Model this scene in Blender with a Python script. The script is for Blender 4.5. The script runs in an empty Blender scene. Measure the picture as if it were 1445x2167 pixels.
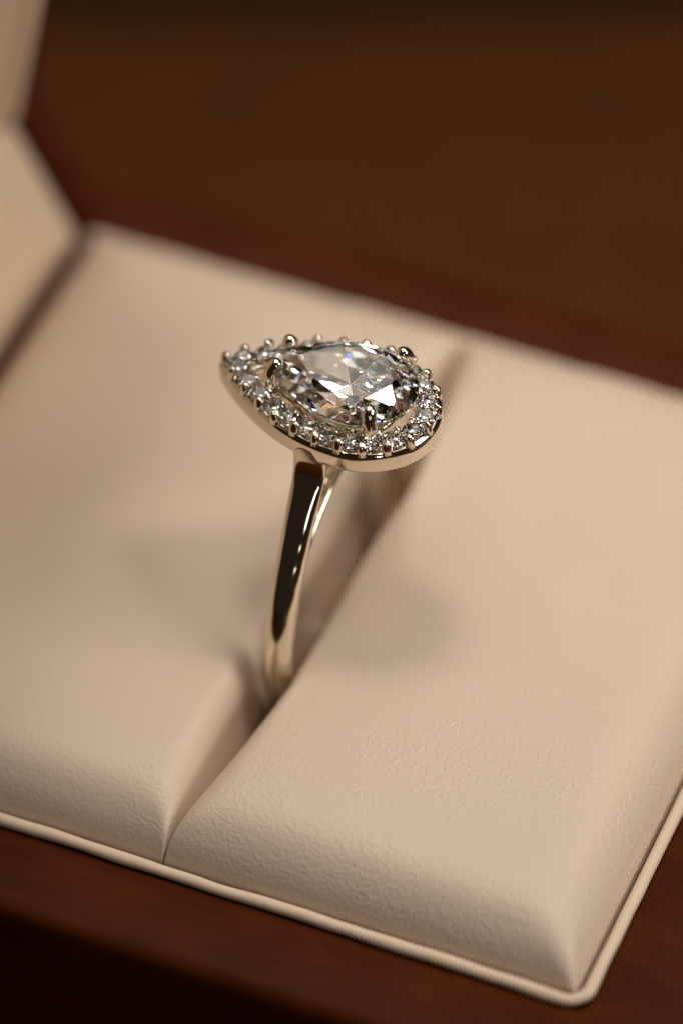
import bpy, bmesh, math, random
import numpy as np
from mathutils import Vector, Matrix

MM = 0.001
random.seed(4)
scene = bpy.context.scene
col = scene.collection
rad = math.radians

# ------------------------------------------------------------------ camera
EL, YAW, ROLL, DIST = rad(46.21), rad(23.43), rad(-0.909), 260.0
fw = Vector((-math.sin(YAW) * math.cos(EL), math.cos(YAW) * math.cos(EL), -math.sin(EL)))
rt = Vector((math.cos(YAW), math.sin(YAW), 0))
up = rt.cross(fw)
r2 = rt * math.cos(ROLL) + up * math.sin(ROLL)
u2 = -rt * math.sin(ROLL) + up * math.cos(ROLL)
TARGET = Vector((1.886, -1.149, 8.0))
EYE = TARGET - fw * DIST
cam_data = bpy.data.cameras.new("camera")
cam = bpy.data.objects.new("camera", cam_data)
col.objects.link(cam)
M = Matrix((r2, u2, -fw)).transposed().to_4x4()
M.translation = EYE * MM
cam.matrix_world = M
cam_data.sensor_fit = 'HORIZONTAL'
cam_data.sensor_width = 24
cam_data.lens = 24 * 42.4 * DIST / 1445
cam_data.clip_start = 0.01
cam_data.clip_end = 50
cam_data.dof.use_dof = True
FOCUS = Vector((2.2, -1.8, 15.3))
cam_data.dof.focus_distance = (FOCUS - EYE).dot(fw) * MM
cam_data.dof.aperture_fstop = cam_data.lens / 14.0
scene.camera = cam

# ------------------------------------------------------------------ world, lamps, exposure
world = bpy.data.worlds.new("World")
scene.world = world
world.use_nodes = True
bg = world.node_tree.nodes["Background"]
bg.inputs[0].default_value = (1.0, 0.72, 0.50, 1)
bg.inputs[1].default_value = 0.02


def lamp(name, pos, aim, size, power, color, shape='DISK', size_y=None):
    d = bpy.data.lights.new(name, 'AREA')
    d.shape = shape
    d.size = size * MM
    if size_y:
        d.size_y = size_y * MM
    d.energy = power
    d.color = color
    o = bpy.data.objects.new(name, d)
    col.objects.link(o)
    p = Vector(pos)
    o.location = p * MM
    o.rotation_euler = (Vector(aim) - p).to_track_quat('-Z', 'Y').to_euler()
    return o


WARM = (1.0, 0.925, 0.84)
for px_, en_ in ((185, 4.6), (-80, 3.8)):                    # two downlights in a row behind the box
    spot = bpy.data.lights.new("ceiling_spot_lamp", 'SPOT')
    spot.energy = en_
    spot.color = WARM
    spot.shadow_soft_size = 72 * MM
    spot.spot_size = rad(18.5)
    spot.spot_blend = 0.8
    spot_o = bpy.data.objects.new("ceiling_spot_lamp", spot)
    col.objects.link(spot_o)
    sp_ = Vector((px_, 158, 452))
    spot_o.location = sp_ * MM
    spot_o.rotation_euler = (Vector((14, 36, 5)) - sp_).to_track_quat('-Z', 'Y').to_euler()
lamp("overhead_fill_lamp", (40, 180, 700), (0, 0, 5), 800, 2.0, WARM, 'RECTANGLE', 800)  # added fill panel: brightens the diamonds and lifts the shadows
lamp("right_lamp", (450, 60, 240), (0, 0, 8), 230, 0.95, WARM, 'RECTANGLE', 160)
lamp("side_lamp", (340, -500, 215), (0, 0, 8), 60, 0.20, WARM, 'RECTANGLE', 170)
for k, (lx, ly, lz) in enumerate(((-260, 60, 460), (-90, -210, 560), (210, 300, 520), (150, -120, 600))):
    lamp("sparkle_lamp", (lx, ly, lz), (0, 0, 10), 52, 0.10, (1.0, 0.95, 0.92))  # small lamps added only to give the stones more sparkle

scene.view_settings.view_transform = 'Standard'
scene.view_settings.look = 'None'
scene.view_settings.exposure = -0.12
scene.view_settings.gamma = 1.0
cy = scene.cycles
cy.use_denoising = True
cy.max_bounces = 28
cy.transmission_bounces = 24
cy.glossy_bounces = 10
cy.diffuse_bounces = 5
cy.transparent_max_bounces = 8
cy.blur_glossy = 0.2
cy.sample_clamp_indirect = 12.0


# ------------------------------------------------------------------ helpers
def mesh_obj(name, verts, faces, mat, parent=None, smooth=None, origin=(0, 0, 0)):
    """verts in millimetres; smooth = sharp angle in degrees or None for flat"""
    me = bpy.data.meshes.new(name)
    o3 = np.array(origin, float)
    v = (np.asarray(verts, float).reshape(-1, 3) - o3) * MM
    me.from_pydata(v.tolist(), [], [list(map(int, f)) for f in faces])
    me.update()
    if smooth is not None:
        me.polygons.foreach_set("use_smooth", [True] * len(me.polygons))
        if smooth < 180:
            me.set_sharp_from_angle(angle=rad(smooth))
    me.materials.append(mat)
    o = bpy.data.objects.new(name, me)
    col.objects.link(o)
    o.location = Vector(origin) * MM
    if parent:
        o.parent = parent
        o.location = (Vector(origin) - Vector(parent_pos(parent))) * MM
    return o





def parent_pos(p):
    q = Vector((0, 0, 0))
    while p is not None:
        q += p.location / MM
        p = p.parent
    return q


def thing(name, loc, label, cat):
    o = bpy.data.objects.new(name, None)
    o.empty_display_size = 0.004
    col.objects.link(o)
    o.location = Vector(loc) * MM
    o["label"] = label
    o["category"] = cat
    return o


def loft(rings, closed_v=False, caps=False):
    """rings: list of (n,3) arrays, each a closed loop"""
    n = len(rings[0])
    V = np.concatenate(rings)
    F = []
    m = len(rings)
    for i in range(m if closed_v else m - 1):
        a, b = i * n, ((i + 1) % m) * n
        for j in range(n):
            k = (j + 1) % n
            F.append((a + j, a + k, b + k, b + j))
    if caps:
        F.append(tuple(range(n - 1, -1, -1)))
        F.append(tuple((m - 1) * n + j for j in range(n)))
    return V, F


def tube(path, radii, n=14, closed=False, flat=1.0):
    P = np.asarray(path, float)
    m = len(P)
    if np.isscalar(radii):
        radii = [radii] * m
    rings = []
    prev = None
    for i in range(m):
        if closed:
            t = P[(i + 1) % m] - P[i - 1]
        else:
            t = P[min(i + 1, m - 1)] - P[max(i - 1, 0)]
        t = t / np.linalg.norm(t)
        if prev is None:
            a = np.array([0, 0, 1.0]) if abs(t[2]) < .8 else np.array([1.0, 0, 0])
        else:
            a = prev
        a = a - t * a.dot(t)
        a /= np.linalg.norm(a)
        b = np.cross(t, a)
        prev = a
        th = np.arange(n) / n * 2 * np.pi
        rings.append(P[i] + radii[i] * (np.cos(th)[:, None] * a + flat * np.sin(th)[:, None] * b))
    return loft(rings, closed_v=closed, caps=not closed)


# ------------------------------------------------------------------ materials
def new_mat(name):
    m = bpy.data.materials.new(name)
    m.use_nodes = True
    nt = m.node_tree
    return m, nt, nt.nodes["Principled BSDF"]


def coords(nt, scale=(1000, 1000, 1000), rot=(0, 0, 0)):
    tc = nt.nodes.new("ShaderNodeTexCoord")
    mp = nt.nodes.new("ShaderNodeMapping")
    mp.inputs["Scale"].default_value = scale
    mp.inputs["Rotation"].default_value = rot
    nt.links.new(tc.outputs["Object"], mp.inputs["Vector"])
    return mp.outputs["Vector"]


def node(nt, typ, **kw):
    n = nt.nodes.new(typ)
    for k, v in kw.items():
        if k in n.inputs:
            n.inputs[k].default_value = v
        else:
            setattr(n, k, v)
    return n


def leather(name, c1, c2, grain=1.0, rough=0.42):
    m, nt, b = new_mat(name)
    L = nt.links.new
    v = coords(nt)
    # warped coordinates make the grain run in irregular creases
    wn = node(nt, "ShaderNodeTexNoise", Scale=0.9, Detail=3.0)
    L(v, wn.inputs["Vector"])
    wv = node(nt, "ShaderNodeVectorMath", operation='MULTIPLY_ADD')
    wv.inputs[1].default_value = (0.8, 0.8, 0.8)
    L(wn.outputs["Color"], wv.inputs[0])
    L(v, wv.inputs[2])
    vo = node(nt, "ShaderNodeTexVoronoi", Scale=4.4, feature='SMOOTH_F1', Smoothness=0.6)
    L(wv.outputs[0], vo.inputs["Vector"])
    fine = node(nt, "ShaderNodeTexNoise", Scale=5.5, Detail=4.0, Roughness=0.6)
    L(wv.outputs[0], fine.inputs["Vector"])
    mid = node(nt, "ShaderNodeTexNoise", Scale=0.45, Detail=3.0)
    L(v, mid.inputs["Vector"])
    patch = node(nt, "ShaderNodeTexNoise", Scale=0.13, Detail=2.0)
    L(v, patch.inputs["Vector"])
    pr = node(nt, "ShaderNodeMapRange")
    pr.inputs[1].default_value, pr.inputs[2].default_value = 0.35, 0.65
    pr.inputs[3].default_value, pr.inputs[4].default_value = 0.45, 1.0
    L(patch.outputs[0], pr.inputs[0])
    s1 = node(nt, "ShaderNodeMath", operation='MULTIPLY')
    L(vo.outputs["Distance"], s1.inputs[0])
    L(pr.outputs[0], s1.inputs[1])
    s2 = node(nt, "ShaderNodeMath", operation='MULTIPLY_ADD')
    L(fine.outputs[0], s2.inputs[0])
    s2.inputs[1].default_value = 0.7
    L(s1.outputs[0], s2.inputs[2])
    s3 = node(nt, "ShaderNodeMath", operation='MULTIPLY_ADD')
    L(mid.outputs[0], s3.inputs[0])
    s3.inputs[1].default_value = 0.2
    L(s2.outputs[0], s3.inputs[2])
    bp = node(nt, "ShaderNodeBump", Strength=0.5, Distance=0.00006 * grain)
    L(s3.outputs[0], bp.inputs["Height"])
    L(bp.outputs[0], b.inputs["Normal"])
    mx = node(nt, "ShaderNodeMix", data_type='RGBA')
    mx.inputs[6].default_value = (*c1, 1)
    mx.inputs[7].default_value = (*c2, 1)
    L(patch.outputs[0], mx.inputs[0])
    L(mx.outputs[2], b.inputs["Base Color"])
    b.inputs["Roughness"].default_value = rough
    b.inputs["Specular IOR Level"].default_value = 0.5
    return m


def wood(name, dark, light, rough=0.35, coat=0.3, spec=0.14):
    m, nt, b = new_mat(name)
    L = nt.links.new
    v = coords(nt, (120, 420, 420))
    n1 = node(nt, "ShaderNodeTexNoise", Scale=1.0, Detail=5.0, Roughness=0.6, Distortion=0.6)
    L(v, n1.inputs["Vector"])
    v2 = coords(nt, (150, 2600, 2600))
    n2 = node(nt, "ShaderNodeTexNoise", Scale=1.0, Detail=4.0)
    L(v2, n2.inputs["Vector"])
    v3 = coords(nt, (250, 250, 250))
    n3 = node(nt, "ShaderNodeTexNoise", Scale=1.0, Detail=2.0)
    L(v3, n3.inputs["Vector"])
    a = node(nt, "ShaderNodeMath", operation='MULTIPLY_ADD')
    L(n2.outputs[0], a.inputs[0])
    a.inputs[1].default_value = 0.5
    L(n1.outputs[0], a.inputs[2])
    a2 = node(nt, "ShaderNodeMath", operation='MULTIPLY_ADD')
    L(n3.outputs[0], a2.inputs[0])
    a2.inputs[1].default_value = 0.6
    L(a.outputs[0], a2.inputs[2])
    r = node(nt, "ShaderNodeMapRange")
    r.inputs[1].default_value, r.inputs[2].default_value = 0.8, 1.3
    L(a2.outputs[0], r.inputs[0])
    mx = node(nt, "ShaderNodeMix", data_type='RGBA')
    mx.inputs[6].default_value = (*dark, 1)
    mx.inputs[7].default_value = (*light, 1)
    L(r.outputs[0], mx.inputs[0])
    L(mx.outputs[2], b.inputs["Base Color"])
    bp = node(nt, "ShaderNodeBump", Strength=0.25, Distance=0.00006)
    L(a.outputs[0], bp.inputs["Height"])
    L(bp.outputs[0], b.inputs["Normal"])
    b.inputs["Roughness"].default_value = rough
    b.inputs["Specular IOR Level"].default_value = spec
    b.inputs["Coat Weight"].default_value = coat
    b.inputs["Coat Roughness"].default_value = 0.25
    return m


def gold(name, c, rough=0.07):
    m, nt, b = new_mat(name)
    L = nt.links.new
    v = coords(nt)
    n = node(nt, "ShaderNodeTexNoise", Scale=1.3, Detail=4.0)
    L(v, n.inputs["Vector"])
    r = node(nt, "ShaderNodeMapRange")
    r.inputs[1].default_value, r.inputs[2].default_value = 0.3, 0.75
    r.inputs[3].default_value, r.inputs[4].default_value = rough * 0.6, rough * 1.7
    L(n.outputs[0], r.inputs[0])
    L(r.outputs[0], b.inputs["Roughness"])
    bp = node(nt, "ShaderNodeBump", Strength=0.15, Distance=0.00003)
    L(n.outputs[0], bp.inputs["Height"])
    L(bp.outputs[0], b.inputs["Normal"])
    b.inputs["Base Color"].default_value = (*c, 1)
    b.inputs["Metallic"].default_value = 1.0
    return m


def diamond(name):
    """clear stone, index 2.42; light leaving it is split a little into colours"""
    m, nt, b = new_mat(name)
    nt.nodes.remove(b)
    L = nt.links.new
    out = nt.nodes["Material Output"]
    front = nt.nodes.new("ShaderNodeBsdfGlass")
    front.inputs["Roughness"].default_value = 0.0
    front.inputs["IOR"].default_value = 2.418
    add = None
    for colr, ior in (((.7, .15, .15, 1), 2.402), ((.15, .7, .15, 1), 2.418), ((.15, .15, .7, 1), 2.438)):
        g = nt.nodes.new("ShaderNodeBsdfRefraction")
        g.inputs["Color"].default_value = colr
        g.inputs["Roughness"].default_value = 0.0
        g.inputs["IOR"].default_value = ior
        if add is None:
            add = g
        else:
            s = nt.nodes.new("ShaderNodeAddShader")
            L(add.outputs[0], s.inputs[0])
            L(g.outputs[0], s.inputs[1])
            add = s
    mirror = nt.nodes.new("ShaderNodeBsdfGlossy")
    mirror.inputs["Color"].default_value = (1, 1, 1, 1)
    mirror.inputs["Roughness"].default_value = 0.0
    fr = nt.nodes.new("ShaderNodeFresnel")
    fr.inputs["IOR"].default_value = 2.418
    inside = nt.nodes.new("ShaderNodeMixShader")
    L(fr.outputs[0], inside.inputs[0])
    L(add.outputs[0], inside.inputs[1])
    L(mirror.outputs[0], inside.inputs[2])
    geo = nt.nodes.new("ShaderNodeNewGeometry")
    mix = nt.nodes.new("ShaderNodeMixShader")
    L(geo.outputs["Backfacing"], mix.inputs[0])
    L(front.outputs[0], mix.inputs[1])
    L(inside.outputs[0], mix.inputs[2])
    L(mix.outputs[0], out.inputs["Surface"])
    return m


M_LEATHER = leather("cream_leather", (0.645, 0.508, 0.395), (0.69, 0.553, 0.435))
M_PIPING = leather("cream_piping_leather", (0.68, 0.53, 0.39), (0.73, 0.57, 0.43), grain=0.5, rough=0.6)
M_LINING = leather("cream_lining", (0.66, 0.50, 0.36), (0.70, 0.54, 0.39), grain=0.3, rough=0.6)
M_WOOD = wood("mahogany_lacquer", (0.044, 0.0088, 0.002), (0.078, 0.0165, 0.0036), rough=0.5, coat=0.0, spec=0.06)
M_TABLE = wood("dark_table_wood", (0.050, 0.0135, 0.0014), (0.086, 0.0245, 0.0024), spec=0.1, rough=0.55, coat=0.0)
M_FLOOR = wood("dark_floor", (0.24, 0.10, 0.042), (0.30, 0.13, 0.055), spec=0.05, rough=0.6, coat=0.0)
M_GOLD = gold("white_gold", (0.80, 0.73, 0.61))
M_DIAMOND = diamond("diamond")
M_SMALL, _nt, _b = new_mat("small_diamond")
_nt.nodes.remove(_b)
_g = _nt.nodes.new("ShaderNodeBsdfGlass")
_g.inputs["Roughness"].default_value = 0.0
_g.inputs["IOR"].default_value = 2.418
_nt.links.new(_g.outputs[0], _nt.nodes["Material Output"].inputs["Surface"])

# ------------------------------------------------------------------ the table
BOX_BOTTOM = -32.0
TY = 83.0                                                   # how far the table reaches behind the box


def table_point(a, b, z):
    return (a * math.cos(YAW) - b * math.sin(YAW), a * math.sin(YAW) + b * math.cos(YAW), z)


edge = [(-700, 0), (TY - 3, 0), (TY - 1.2, -.4), (TY - .3, -1.4), (TY, -3), (TY, -24), (-700, -24)]
V = [table_point(sx * 800, b, BOX_BOTTOM + z) for sx in (-1, 1) for b, z in edge]
m_ = len(edge)
F = [(i, i + m_, (i + 1) % m_ + m_, (i + 1) % m_)[::-1] for i in range(m_)] + [tuple(range(m_)), tuple(range(2 * m_ - 1, m_ - 1, -1))]
table = mesh_obj("table_top", V, F, M_TABLE)
table["kind"] = "structure"
gz = -760.0
floor_o = mesh_obj("floor", [(-4000, -4000, gz), (4000, -4000, gz), (4000, 4000, gz), (-4000, 4000, gz)], [(0, 1, 2, 3)], M_FLOOR)
floor_o["kind"] = "structure"

# ------------------------------------------------------------------ the ring box
XR, YR = 21.7, 19.5          # half size of the cushion well
RIM = 5.4
box = thing("ring_box", (0, 0, BOX_BOTTOM),
            "open mahogany ring box with cream leather cushion, standing on dark table", "ring box")


def rounded_rect(hx, hy, r, z, seg=8):
    pts = []
    for cx, cy, a0 in ((hx - r, hy - r, 0), (-hx + r, hy - r, 90), (-hx + r, -hy + r, 180), (hx - r, -hy + r, 270)):
        for k in range(seg + 1):
            a = rad(a0 + 90 * k / seg)
            pts.append((cx + r * math.cos(a), cy + r * math.sin(a), z))
    return np.array(pts)


ix, iy = XR + 0.55, YR + 0.55
ox, oy = XR + RIM, YR + RIM
prof = [(ix, iy, .6, -9.0), (ix, iy, .6, -0.35), (ix + .05, iy + .05, .65, -0.2), (ix + .2, iy + .2, .8, -0.12),
        (ox - 1.0, oy - 1.0, .8, -0.12), (ox - .6, oy - .6, 1.0, -0.2), (ox - .25, oy - .25, 1.2, -0.42),
        (ox - .06, oy - .06, 1.4, -0.8), (ox, oy, 1.5, -1.3), (ox, oy, 1.5, BOX_BOTTOM + .8), (ox - .5, oy - .5, 1.3, BOX_BOTTOM + .02)]
rings = [rounded_rect(a, b, r, z) for a, b, r, z in prof]
V, F = loft(rings)
n = len(rings[0])
F.append(tuple(range(n)))                                   # floor of the well
F.append(tuple((len(rings) - 1) * n + j for j in range(n - 1, -1, -1)))
base = mesh_obj("wooden_base", V, F, M_WOOD, box, smooth=40)


def sstep(a, b, x):
    t = np.clip((x - a) / (b - a), 0, 1)
    return t * t * (3 - 2 * t)


def ell(d, r, p=2.0):
    t = 1 - np.clip(d / r, 0, 1)
    return (1 - t ** p) ** (1 / p)


def smin(a, b, k):
    h = np.clip(0.5 + 0.5 * (b - a) / k, 0, 1)
    return b * (1 - h) + a * h - k * h * (1 - h)


CROWN = 3.3


def cushion(side, seed):
    ny, nx = 300, 190
    ty = np.linspace(0, 1, ny)
    y = -YR + 2 * YR * (0.5 - 0.5 * np.cos(np.pi * ty)) * 0.6 + 0.4 * 2 * YR * ty
    y = -YR + (y + YR) / (y[-1] + YR) * 2 * YR
    tx = np.linspace(0, 1, nx)
    tx = 0.6 * (0.5 - 0.5 * np.cos(np.pi * tx)) + 0.4 * tx
    s, Y = np.meshgrid(tx, y)
    xc = 0.93 * np.clip((Y + 19.5) / 11.0, 0, 1) * (1 - .25 * sstep(9, 19.5, Y))          # the slot bows round the ring
    gap = 0.03 + 0.47 * (1 - sstep(6.0, 14.5, np.abs(Y + .3))) + 0.32 * np.exp(-((Y - 6.5) / 3.0) ** 2)
    inner = xc + side * gap
    outer = side * XR * (1 - 0 * Y)
    X = outer + (inner - outer) * s
    d_out = np.abs(X - outer)
    d_slot = np.abs(X - inner)
    d_y = np.minimum(Y + YR, YR - Y)
    bulge = 0.45 * (1 - (Y / YR) ** 2) * (1 - ((np.abs(X) - 11) / 11) ** 2)
    top = CROWN + bulge
    z_side = -0.9 + (top + 0.9) * ell(d_out, 4.2)
    z_end = -0.7 + (top + 0.7) * ell(d_y, 4.8)
    floor = -6.0 + 6.6 * sstep(8.5, 18.0, np.abs(Y))
    z_slot = floor + (top - floor) * ell(d_slot, (1.9 if side < 0 else 1.3) + (0.5 if side < 0 else 1.2) * sstep(6, 19, np.abs(Y)), 2.2)
    Z = smin(smin(z_side, z_end, 1.1), z_slot, 0.8)
    rs = np.random.RandomState(seed)
    for _ in range(7):                                        # soft unevenness of the stuffing
        kx, ky, ph = rs.uniform(-.35, .35), rs.uniform(-.35, .35), rs.uniform(0, 6)
        Z = Z + 0.035 * np.sin(kx * X + ky * Y + ph) * np.clip(d_slot / 3, 0, 1) * np.clip(d_y / 3, 0, 1)
    V = np.stack([X, Y, Z], -1).reshape(-1, 3)
    F = []
    for j in range(ny - 1):
        for i in range(nx - 1):
            a = j * nx + i
            q = (a, a + 1, a + nx + 1, a + nx)
            F.append(q if side < 0 else q[::-1])
    return mesh_obj("cushion_pad", V, F, M_LEATHER, box, smooth=180)


cushion(-1, 3)
cushion(1, 8)

# piping round the well
pp = rounded_rect(XR + .42, YR + .42, 1.0, 0.12, seg=10)
pp = [q for q in pp if q[0] > 0]                              # three sides only; the lid lining closes the fourth
pp = sorted(pp, key=lambda q: -math.atan2(q[1], q[0]))
pp = [np.array((-XR - .2, YR + .42, .12))] + pp + [np.array((-XR - .2, -YR - .42, .12))]
dense = []
for i in range(len(pp) - 1):
    a, b = pp[i], pp[i + 1]
    k = max(1, int(np.linalg.norm(b - a) / 0.35))
    for q in range(k):
        dense.append(a + (b - a) * q / k)
dense = np.array(dense)
rs = np.random.RandomState(5)
w = rs.normal(size=(len(dense), 3))
for _ in range(6):
    w = (np.roll(w, 1, 0) + w + np.roll(w, -1, 0)) / 3
dense = dense + w * 0.05
V, F = tube(dense, list(0.31 + 0.04 * w[:, 0]), n=14)
mesh_obj("piping", V, F, M_PIPING, box, smooth=180)

# the lid, hinged along the side beyond the left pad, standing open
p1 = np.array([-XR - 1.1, -0.7])
p2 = np.array([-27.0, 7.9])
LA = 77.5
p3 = p2 + 31 * np.array([math.cos(rad(LA)), math.sin(rad(LA))])
YL = YR + 0.6


def ext(prof2, y0, y1, ny=2):
    V = []
    for j in range(ny):
        yy = y0 + (y1 - y0) * j / (ny - 1)
        V += [(px, yy, pz) for px, pz in prof2]
    m = len(prof2)
    F = []
    for j in range(ny - 1):
        for i in range(m - 1):
            a = j * m + i
            F.append((a, a + m, a + m + 1, a + 1))
    return V, F


def slab(prof2, y0, y1):
    m = len(prof2)
    V = [(x, y0, z) for x, z in prof2] + [(x, y1, z) for x, z in prof2]
    F = [tuple(range(m)), tuple(range(2 * m - 1, m - 1, -1))]
    for i in range(m):
        k = (i + 1) % m
        F.append((i, i + m, k + m, k))
    return V, F


nv = np.array([math.cos(rad(LA - 90)), math.sin(rad(LA - 90))])     # out of the lid towards the cushion
shell = [p1 + (-.25, -.1), p2 + (-.3, 0) - nv * 0.2, p3 - nv * .3, p3 + nv * 4.0 + (.5, 3.0), p3 - nv * 5.5 + (.5, 3.0), p2 - nv * 6.5 + (0, -8), p1 + (-4.9, -.1)]
V, F = slab([tuple(q) for q in shell], -YL - 2.5, YL + 2.5)
lid = mesh_obj("lid", V, F, M_WOOD, box, smooth=30)
for sgn in (-1, 1):
    e = [p1 + (.1, 0), p1 + (.8, .3), p2 + nv * .7, p3 + nv * .7, p3 - nv * .3, p2 - nv * .2]
    y0, y1 = sorted((sgn * (YL + .25), sgn * (YL + 2.4)))
    V, F = slab([tuple(q) for q in e], y0, y1)
    mesh_obj("lid_end_wall", V, F, M_WOOD, lid, smooth=30)


def panel(name, pts, th, y0, y1, mat, parent, nu=24):
    """padded strip following a poly-line, pillowed towards its edges"""
    pts = [np.array(q) for q in pts]
    seg = [np.linalg.norm(pts[i + 1] - pts[i]) for i in range(len(pts) - 1)]
    tot = sum(seg)
    us = np.linspace(0, tot, nu * len(seg))
    ys = np.linspace(y0, y1, 60)
    V = []
    for yy in ys:
        for u in us:
            a, k = u, 0
            while k < len(seg) - 1 and a > seg[k]:
                a -= seg[k]
                k += 1
            q = pts[k] + (pts[k + 1] - pts[k]) * min(1, a / seg[k])
            d = pts[k + 1] - pts[k]
            nn = np.array([d[1], -d[0]]) / np.linalg.norm(d)
            e = min(u, tot - u, yy - y0, y1 - yy)
            h = th * float(ell(np.array(e), 1.6))
            q = q + nn * (h + 0.02)
            V.append((q[0], yy, q[1]))
    m = len(us)
    F = []
    for j in range(len(ys) - 1):
        for i in range(m - 1):
            a = j * m + i
            F.append((a, a + m, a + m + 1, a + 1))
    return mesh_obj(name, V, F, mat, parent, smooth=180)


panel("hinge_lining", [p1 + (-.1, .1), p2], 0.7, -YL, YL, M_LINING, lid)
panel("lid_lining", [p2, p3], 0.9, -YL, YL - 1.6, M_LINING, lid)
V, F = tube([(q[0], YL - .75, q[1]) for q in (p2 + nv * .55 + (0, .3), (p2 + p3) / 2 + nv * .55, p3 + nv * .55)], .75, n=14)
mesh_obj("lid_piping", V, F, M_PIPING, lid, smooth=60)

# ------------------------------------------------------------------ the ring
RX, RZC, RI, RO = 1.2, 2.8, 7.0, 8.55
ring = thing("engagement_ring", (RX, 0, RZC - RO),
             "white gold halo ring with pear-shaped diamond, standing in the cushion slot", "ring")


def pear(Lt, Lr, W, p=2.0, n=300):
    s = np.linspace(1, 0, n)
    x1, y1 = -Lt * s, -W * (1 - s ** p)
    a = np.linspace(-np.pi / 2, np.pi / 2, n)[1:]
    x2, y2 = Lr * np.cos(a), W * np.sin(a)
    return np.stack([np.concatenate([x1, x2, x1[::-1][1:-1]]), np.concatenate([y1, y2, -y1[::-1][1:-1]])], -1)


def resample(P, N):
    Q = np.vstack([P, P[:1]])
    d = np.r_[0, np.cumsum(np.linalg.norm(np.diff(Q, axis=0), axis=1))]
    t = np.arange(N) / N * d[-1]
    return np.stack([np.interp(t, d, Q[:, 0]), np.interp(t, d, Q[:, 1])], -1)


HCX, HZ, HTILT_X, HTILT_Y = 2.37, 15.56, rad(1.9), rad(-0.4)


def halo_curve(d, N=460, soft=60):
    P = pear(7.34 + 1.47 * d, 4.04 + d, 3.41 + d)
    P = resample(P, N)
    for _ in range(soft):                                    # round the tip a little
        S = (np.roll(P, 1, 0) + np.roll(P, -1, 0)) / 2
        P = P * .5 + S * .5
    return P


def halo_to_world(P3):
    P3 = np.asarray(P3, float).reshape(-1, 3)
    x, y, z = P3[:, 0], P3[:, 1], P3[:, 2]
    return np.stack([HCX + x, y * math.cos(HTILT_X) - z * math.sin(HTILT_X) * 1.0,
                     HZ + z + y * math.sin(HTILT_X) + x * math.sin(HTILT_Y)], -1)


# frame of the halo: a trough in which the small stones sit
hp = [(.14, -1.80), (.20, -1.76), (.22, -1.68), (.22, -.90), (.20, -.80), (.14, -.70), (.04, -.63), (-.08, -.61), (-.13, -.66), (-.16, -1.0),
      (-.74, -1.0), (-.77, -.66), (-.82, -.61), (-.98, -.61), (-1.08, -.66), (-1.12, -.76), (-1.14, -1.6), (-1.08, -1.76), (-.95, -1.80)]
rings = []
for d, z in hp:
    c = halo_curve(d, 460)[::2]
    rings.append(halo_to_world(np.column_stack([c, np.full(len(c), z)])))
V, F = loft(rings, closed_v=True)
F = [f[::-1] for f in F]
mesh_obj("halo_frame", V, F, M_GOLD, ring, smooth=50)


def half_space_solid(outline, zlo, zhi, planes):
    """cut a prism with planes (point, outward normal); returns bmesh with planar facets"""
    bm = bmesh.new()
    lo = [bm.verts.new((x, y, zlo)) for x, y in outline]
    hi = [bm.verts.new((x, y, zhi)) for x, y in outline]
    bm.faces.new(hi)
    bm.faces.new(lo[::-1])
    k = len(lo)
    for i in range(k):
        j = (i + 1) % k
        bm.faces.new((lo[i], lo[j], hi[j], hi[i]))
    for co, no in planes:
        geom = bm.verts[:] + bm.edges[:] + bm.faces[:]
        res = bmesh.ops.bisect_plane(bm, geom=geom, dist=1e-6, plane_co=co, plane_no=no, clear_outer=True)
        edges = [e for e in res['geom_cut'] if isinstance(e, bmesh.types.BMEdge)]
        if edges:
            bmesh.ops.holes_fill(bm, edges=edges, sides=0)
    bmesh.ops.remove_doubles(bm, verts=bm.verts, dist=1e-4)
    bmesh.ops.recalc_face_normals(bm, faces=bm.faces)
    return bm


def brilliant(outline, centre, girdle, crown, depth, nmain, table=0.58, u0=0.0, halves=True):
    """a brilliant cut: outline = dense closed curve (ccw), heights from the girdle plane"""
    N = len(outline)
    C = np.array(centre)

    def at(u):
        i = (u % 1.0) * N
        i0 = int(i) % N
        f = i - int(i)
        p = outline[i0] * (1 - f) + outline[(i0 + 1) % N] * f
        w = max(1, N // 60)
        t = outline[(i0 + w) % N] - outline[(i0 - w) % N]
        t = t / np.linalg.norm(t)
        return p, np.array([t[1], -t[0]])

    planes = []
    K = np.array([C[0], C[1], -depth])
    gp, gm = girdle / 2, -girdle / 2

    def side_plane(p, nrm, z, run, rise):
        # plane through (p, z) falling inward: at distance run inward it has height z + rise
        no = Vector((nrm[0] * abs(rise), nrm[1] * abs(rise), run * (1 if rise > 0 else -1)))
        return Vector((p[0], p[1], z)), no.normalized()

    tops = []
    for k in range(nmain):
        p, nrm = at(u0 + k / nmain)
        reach = float((p - C) @ nrm)
        planes.append(side_plane(p, nrm, gm, reach, -(depth - girdle / 2)))
        run = reach * (1 - table)
        planes.append(side_plane(p, nrm, gp, run, crown))
        tops.append(C + (p - C) * (1 - (1 - table)) if True else p)
        for off in (.25, .75):
            p2_, n2_ = at(u0 + (k + off) / nmain)
            reach2 = float((p2_ - C) @ n2_)
            if halves:
                planes.append(side_plane(p2_, n2_, gm, reach2, -(depth - girdle / 2) * 1.10))
            planes.append(side_plane(p2_, n2_, gp, reach2 * (1 - table), crown * 1.28))
        p3_, n3_ = at(u0 + (k + .5) / nmain)
        reach3 = float((p3_ - C) @ n3_)
        # star facets
        q = C + (p3_ - C) * table * .93
        no = Vector((n3_[0] * math.tan(rad(21)), n3_[1] * math.tan(rad(21)), 1)).normalized()
        planes.append((Vector((q[0], q[1], gp + crown)), no))
    return half_space_solid([tuple(q) for q in outline], -depth - .2, gp + crown, planes)


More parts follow.
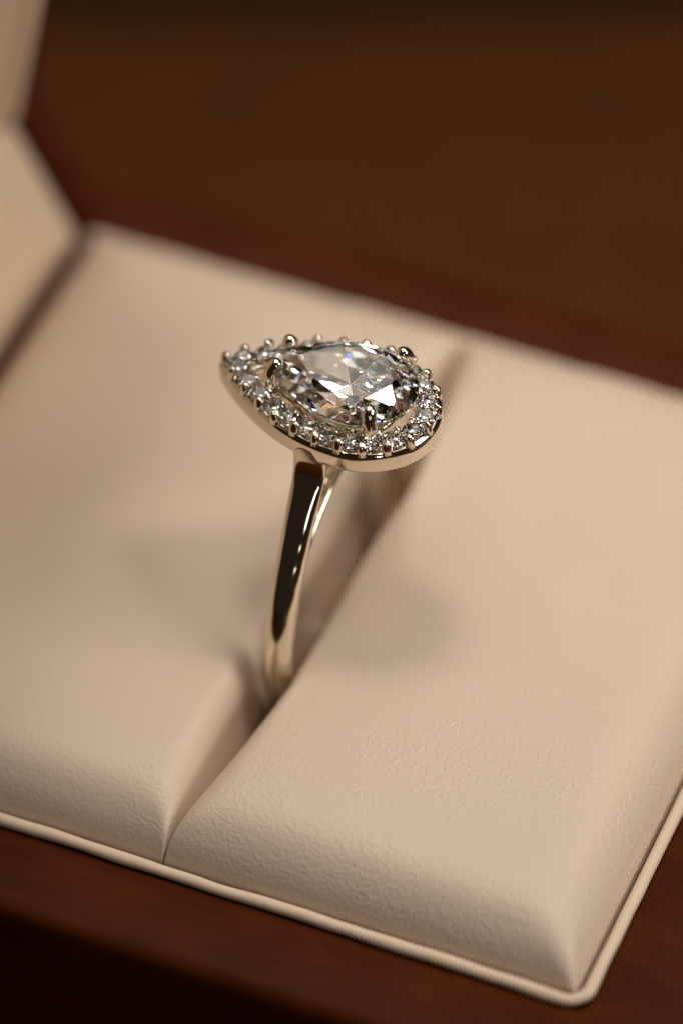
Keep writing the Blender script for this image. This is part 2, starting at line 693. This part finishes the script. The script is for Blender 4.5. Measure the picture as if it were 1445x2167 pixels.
def bm_to_mesh(bm, name, mat, scale=MM):
    me = bpy.data.meshes.new(name)
    bmesh.ops.scale(bm, vec=(scale,) * 3, verts=bm.verts)
    bm.to_mesh(me)
    bm.free()
    me.materials.append(mat)
    return me


# small round stones of the halo
NH = 23
circ = np.array([(math.cos(2 * math.pi * i / 48), math.sin(2 * math.pi * i / 48)) for i in range(48)]) * 0.535
stone_me = bm_to_mesh(brilliant(circ, (0, 0), 0.03, 0.16, 0.44, 8, table=.60, halves=False), "halo_diamond", M_SMALL)


def along(curve, f):
    i = (f % 1.0) * len(curve)
    i0 = int(i)
    t = i - i0
    p = curve[i0 % len(curve)] * (1 - t) + curve[(i0 + 1) % len(curve)] * t
    tg = curve[(i0 + 2) % len(curve)] - curve[i0 - 2]
    tg /= np.linalg.norm(tg)
    return p, np.array([tg[1], -tg[0]])


c_out, c_mid, c_in = halo_curve(0.0), halo_curve(-.46), halo_curve(-.95)


def place(name, me, pos, rot, parent=ring):
    o = bpy.data.objects.new(name, me)
    col.objects.link(o)
    o.parent = parent
    o.location = (Vector(pos) - parent_pos(parent)) * MM
    o.rotation_euler = rot
    return o


for k in range(NH):
    p, nrm = along(c_mid, (k + .5) / NH)
    w = halo_to_world([(p[0], p[1], -.31)])[0]
    sc = 1.0 + random.uniform(-.03, .03)
    o = place("halo_diamond", stone_me, w, (HTILT_X + random.uniform(-.05, .05), random.uniform(-.05, .05), random.uniform(0, 6.28)))
    o.scale = (sc, sc, sc)


def post_mesh(name, r, h, dome, squash=1.0, seed=0):
    """short upright wire with a rounded, slightly worn head; axis z, base at 0"""
    rs_ = np.random.RandomState(seed)
    rings, n_ = [], 18
    zs = [(0, 1.0), (h * .5, 1.0), (h, 1.0)] + [(h + dome * math.sin(a), math.cos(a)) for a in np.linspace(.25, 1.5, 6)]
    ph = rs_.uniform(0, 6.28, 3)
    for z, s in zs:
        th = np.arange(n_) / n_ * 2 * np.pi
        rr = r * s * (1 + .05 * np.sin(2 * th + ph[0]) + .03 * np.sin(3 * th + ph[1]))
        rings.append(np.stack([rr * np.cos(th), rr * squash * np.sin(th), np.full(n_, z) + .03 * np.sin(th + ph[2]) * (z > h)], -1))
    V, F = loft(rings, caps=True)
    me = bpy.data.meshes.new(name)
    me.from_pydata((V * MM).tolist(), [], F)
    me.polygons.foreach_set("use_smooth", [True] * len(me.polygons))
    me.materials.append(M_GOLD)
    return me


outer_me = [post_mesh("outer_prong", .25, .56, .20, 1.0, s) for s in range(4)]
inner_me = [post_mesh("inner_prong", .175, .40, .18, 1.0, s + 9) for s in range(4)]
for k in range(NH):
    p, nrm = along(c_out, k / NH)
    ang = math.atan2(nrm[1], nrm[0])
    q = p + nrm * .0
    w = halo_to_world([(q[0], q[1], -.72)])[0]
    o = place("outer_prong", outer_me[k % 4], w, (0, 0, ang + math.pi / 2))
    o.rotation_euler = (Matrix.Rotation(ang, 4, 'Z') @ Matrix.Rotation(rad(-5 + random.uniform(-5, 5)), 4, 'Y') @ Matrix.Rotation(rad(random.uniform(-5, 5)), 4, 'X')).to_euler()
    o.scale = (random.uniform(.92, 1.12), random.uniform(.92, 1.12), random.uniform(.93, 1.06))
    p, nrm = along(c_in, k / NH)
    w = halo_to_world([(p[0], p[1], -.70)])[0]
    place("inner_prong", inner_me[(k * 3 + 1) % 4], w, (0, 0, random.uniform(0, 6.28)))

# the pear-shaped centre stone
SLt, SLr, SW, SCX, SZ = 4.87, 3.18, 2.64, 2.24, 16.15
po = resample(pear(SLt, SLr, SW, 1.95), 96)
for _ in range(1):
    po = po * .6 + (np.roll(po, 1, 0) + np.roll(po, -1, 0)) * .2
cen_me = bm_to_mesh(brilliant(po, (-.25, 0), 0.10, 0.74, 2.30, 8, table=.64, u0=0.0, halves=False), "centre_diamond", M_DIAMOND)
place("centre_diamond", cen_me, (SCX, 0, SZ), (HTILT_X, -HTILT_Y, 0))


# claws and the basket they rise from
def girdle_point(x, sgn):
    xx = x - SCX
    y = SW * math.sqrt(max(0, 1 - (xx / SLr) ** 2)) if xx > 0 else SW * (1 - (-xx / SLt) ** 1.95)
    if xx > 0:
        nx_, ny_ = xx / SLr ** 2, y / SW ** 2
    else:
        nx_, ny_ = -SW * 1.95 / SLt * (-xx / SLt) ** .95, 1.0
    l = math.hypot(nx_, ny_)
    return np.array([x, sgn * y]), np.array([nx_ / l, sgn * ny_ / l])


def bez(P, n_=18):
    P = [np.array(q, float) for q in P]
    out = []
    for i in range(len(P) - 1):
        a, b = P[i], P[i + 1]
        ta = (P[i + 1] - P[i - 1]) / 2 if i > 0 else b - a
        tb = (P[i + 2] - P[i]) / 2 if i + 2 < len(P) else b - a
        for t in np.linspace(0, 1, n_, endpoint=(i == len(P) - 2)):
            h = (2 * t ** 3 - 3 * t ** 2 + 1, t ** 3 - 2 * t ** 2 + t, -2 * t ** 3 + 3 * t ** 2, t ** 3 - t ** 2)
            out.append(h[0] * a + h[1] * ta + h[2] * b + h[3] * tb)
    return np.array(out)


for x, sgn in ((3.9, -1), (3.9, 1), (-1.65, -1), (-1.65, 1)):
    gpt, nn = girdle_point(x, sgn)
    r = .35
    foot = np.array([1.2 + (gpt[0] - 1.2) * .55, gpt[1] * .45])
    P = [(*(foot * .7 + np.array([1.2, 0]) * .3), 12.4), (*foot, 13.2), (*(foot * .45 + gpt * .55), 14.5), (*(gpt + nn * .10), 15.55), (*(gpt + nn * .20), 16.25), (*(gpt + nn * .02), 16.72), (*(gpt - nn * .38), 16.98)]
    path = bez(P)
    radii = np.full(len(path), r)
    k = len(path)
    L_ = np.r_[0, np.cumsum(np.linalg.norm(np.diff(path, axis=0), axis=1))]
    rem = L_[-1] - L_
    radii = r * np.where(rem < r, np.sqrt(np.clip(1 - (1 - rem / r) ** 2, 0.02, 1)), 1.0)
    V, F = tube(path, list(radii), n=16)
    mesh_obj("claw", V, F, M_GOLD, ring, smooth=60)

gal = resample(pear(SLt * .60, SLr * .66, SW * .60, 1.95), 90)
V, F = tube([(SCX - .2 + a, b, 14.35) for a, b in gal], .28, n=12, closed=True)
mesh_obj("gallery_wire", V, F, M_GOLD, ring, smooth=180)

# the shank: round below, its shoulders sweeping up to the halo, with a thinner bridge under the head
ANG = [0, 17, 18.1, 18.8, 22.0, 26, 31, 38, 45, 55, 65, 180]
OUT = [12.1, 12.1, 11.6, 10.95, 10.42, 10.08, 9.72, 9.24, 8.90, 8.64, RO, RO]
INN = [11.0, 10.9, 10.6, 10.25, 9.72, 9.25, 8.75, 8.1, 7.7, 7.35, RI, RI]


def band(a_list, ro_f, ri_f, w_f, closed=False):
    rings = []
    for a in a_list:
        deg = abs((a + 180) % 360 - 180)
        ro, ri, wdt = ro_f(deg), ri_f(deg), w_f(deg)
        cr, hr = (ro + ri) / 2, (ro - ri) / 2
        th = np.arange(44) / 44 * 2 * np.pi
        e = 2 / 2.15
        cx_ = np.sign(np.cos(th)) * np.abs(np.cos(th)) ** e * wdt / 2
        cr_ = np.sign(np.sin(th)) * np.abs(np.sin(th)) ** e * hr + cr
        rings.append(np.stack([RX + cx_, -np.sin(rad(a)) * cr_, RZC + np.cos(rad(a)) * cr_], -1))
    return loft(rings, caps=True)


def smooth_table(xs, ys):
    fx = np.linspace(xs[0], xs[-1], 721)
    fy = np.interp(fx, xs, ys)
    k = np.ones(5) / 5
    fp = np.convolve(np.pad(fy, 2, mode='edge'), k, 'valid')
    return lambda d: float(np.interp(d, fx, fp))


V, F = band(np.linspace(17, 343, 260), smooth_table(ANG, OUT), smooth_table(ANG, INN),
            smooth_table([0, 17, 30, 60, 90, 180], [1.75, 1.7, 1.55, 1.48, 1.45, 1.45]))
mesh_obj("shank", V, F, M_GOLD, ring, smooth=60)
V, F = band(np.linspace(-58, 58, 60), lambda d: RI + .68, lambda d: RI + .1, lambda d: 1.0)
mesh_obj("bridge", V, F, M_GOLD, ring, smooth=60)
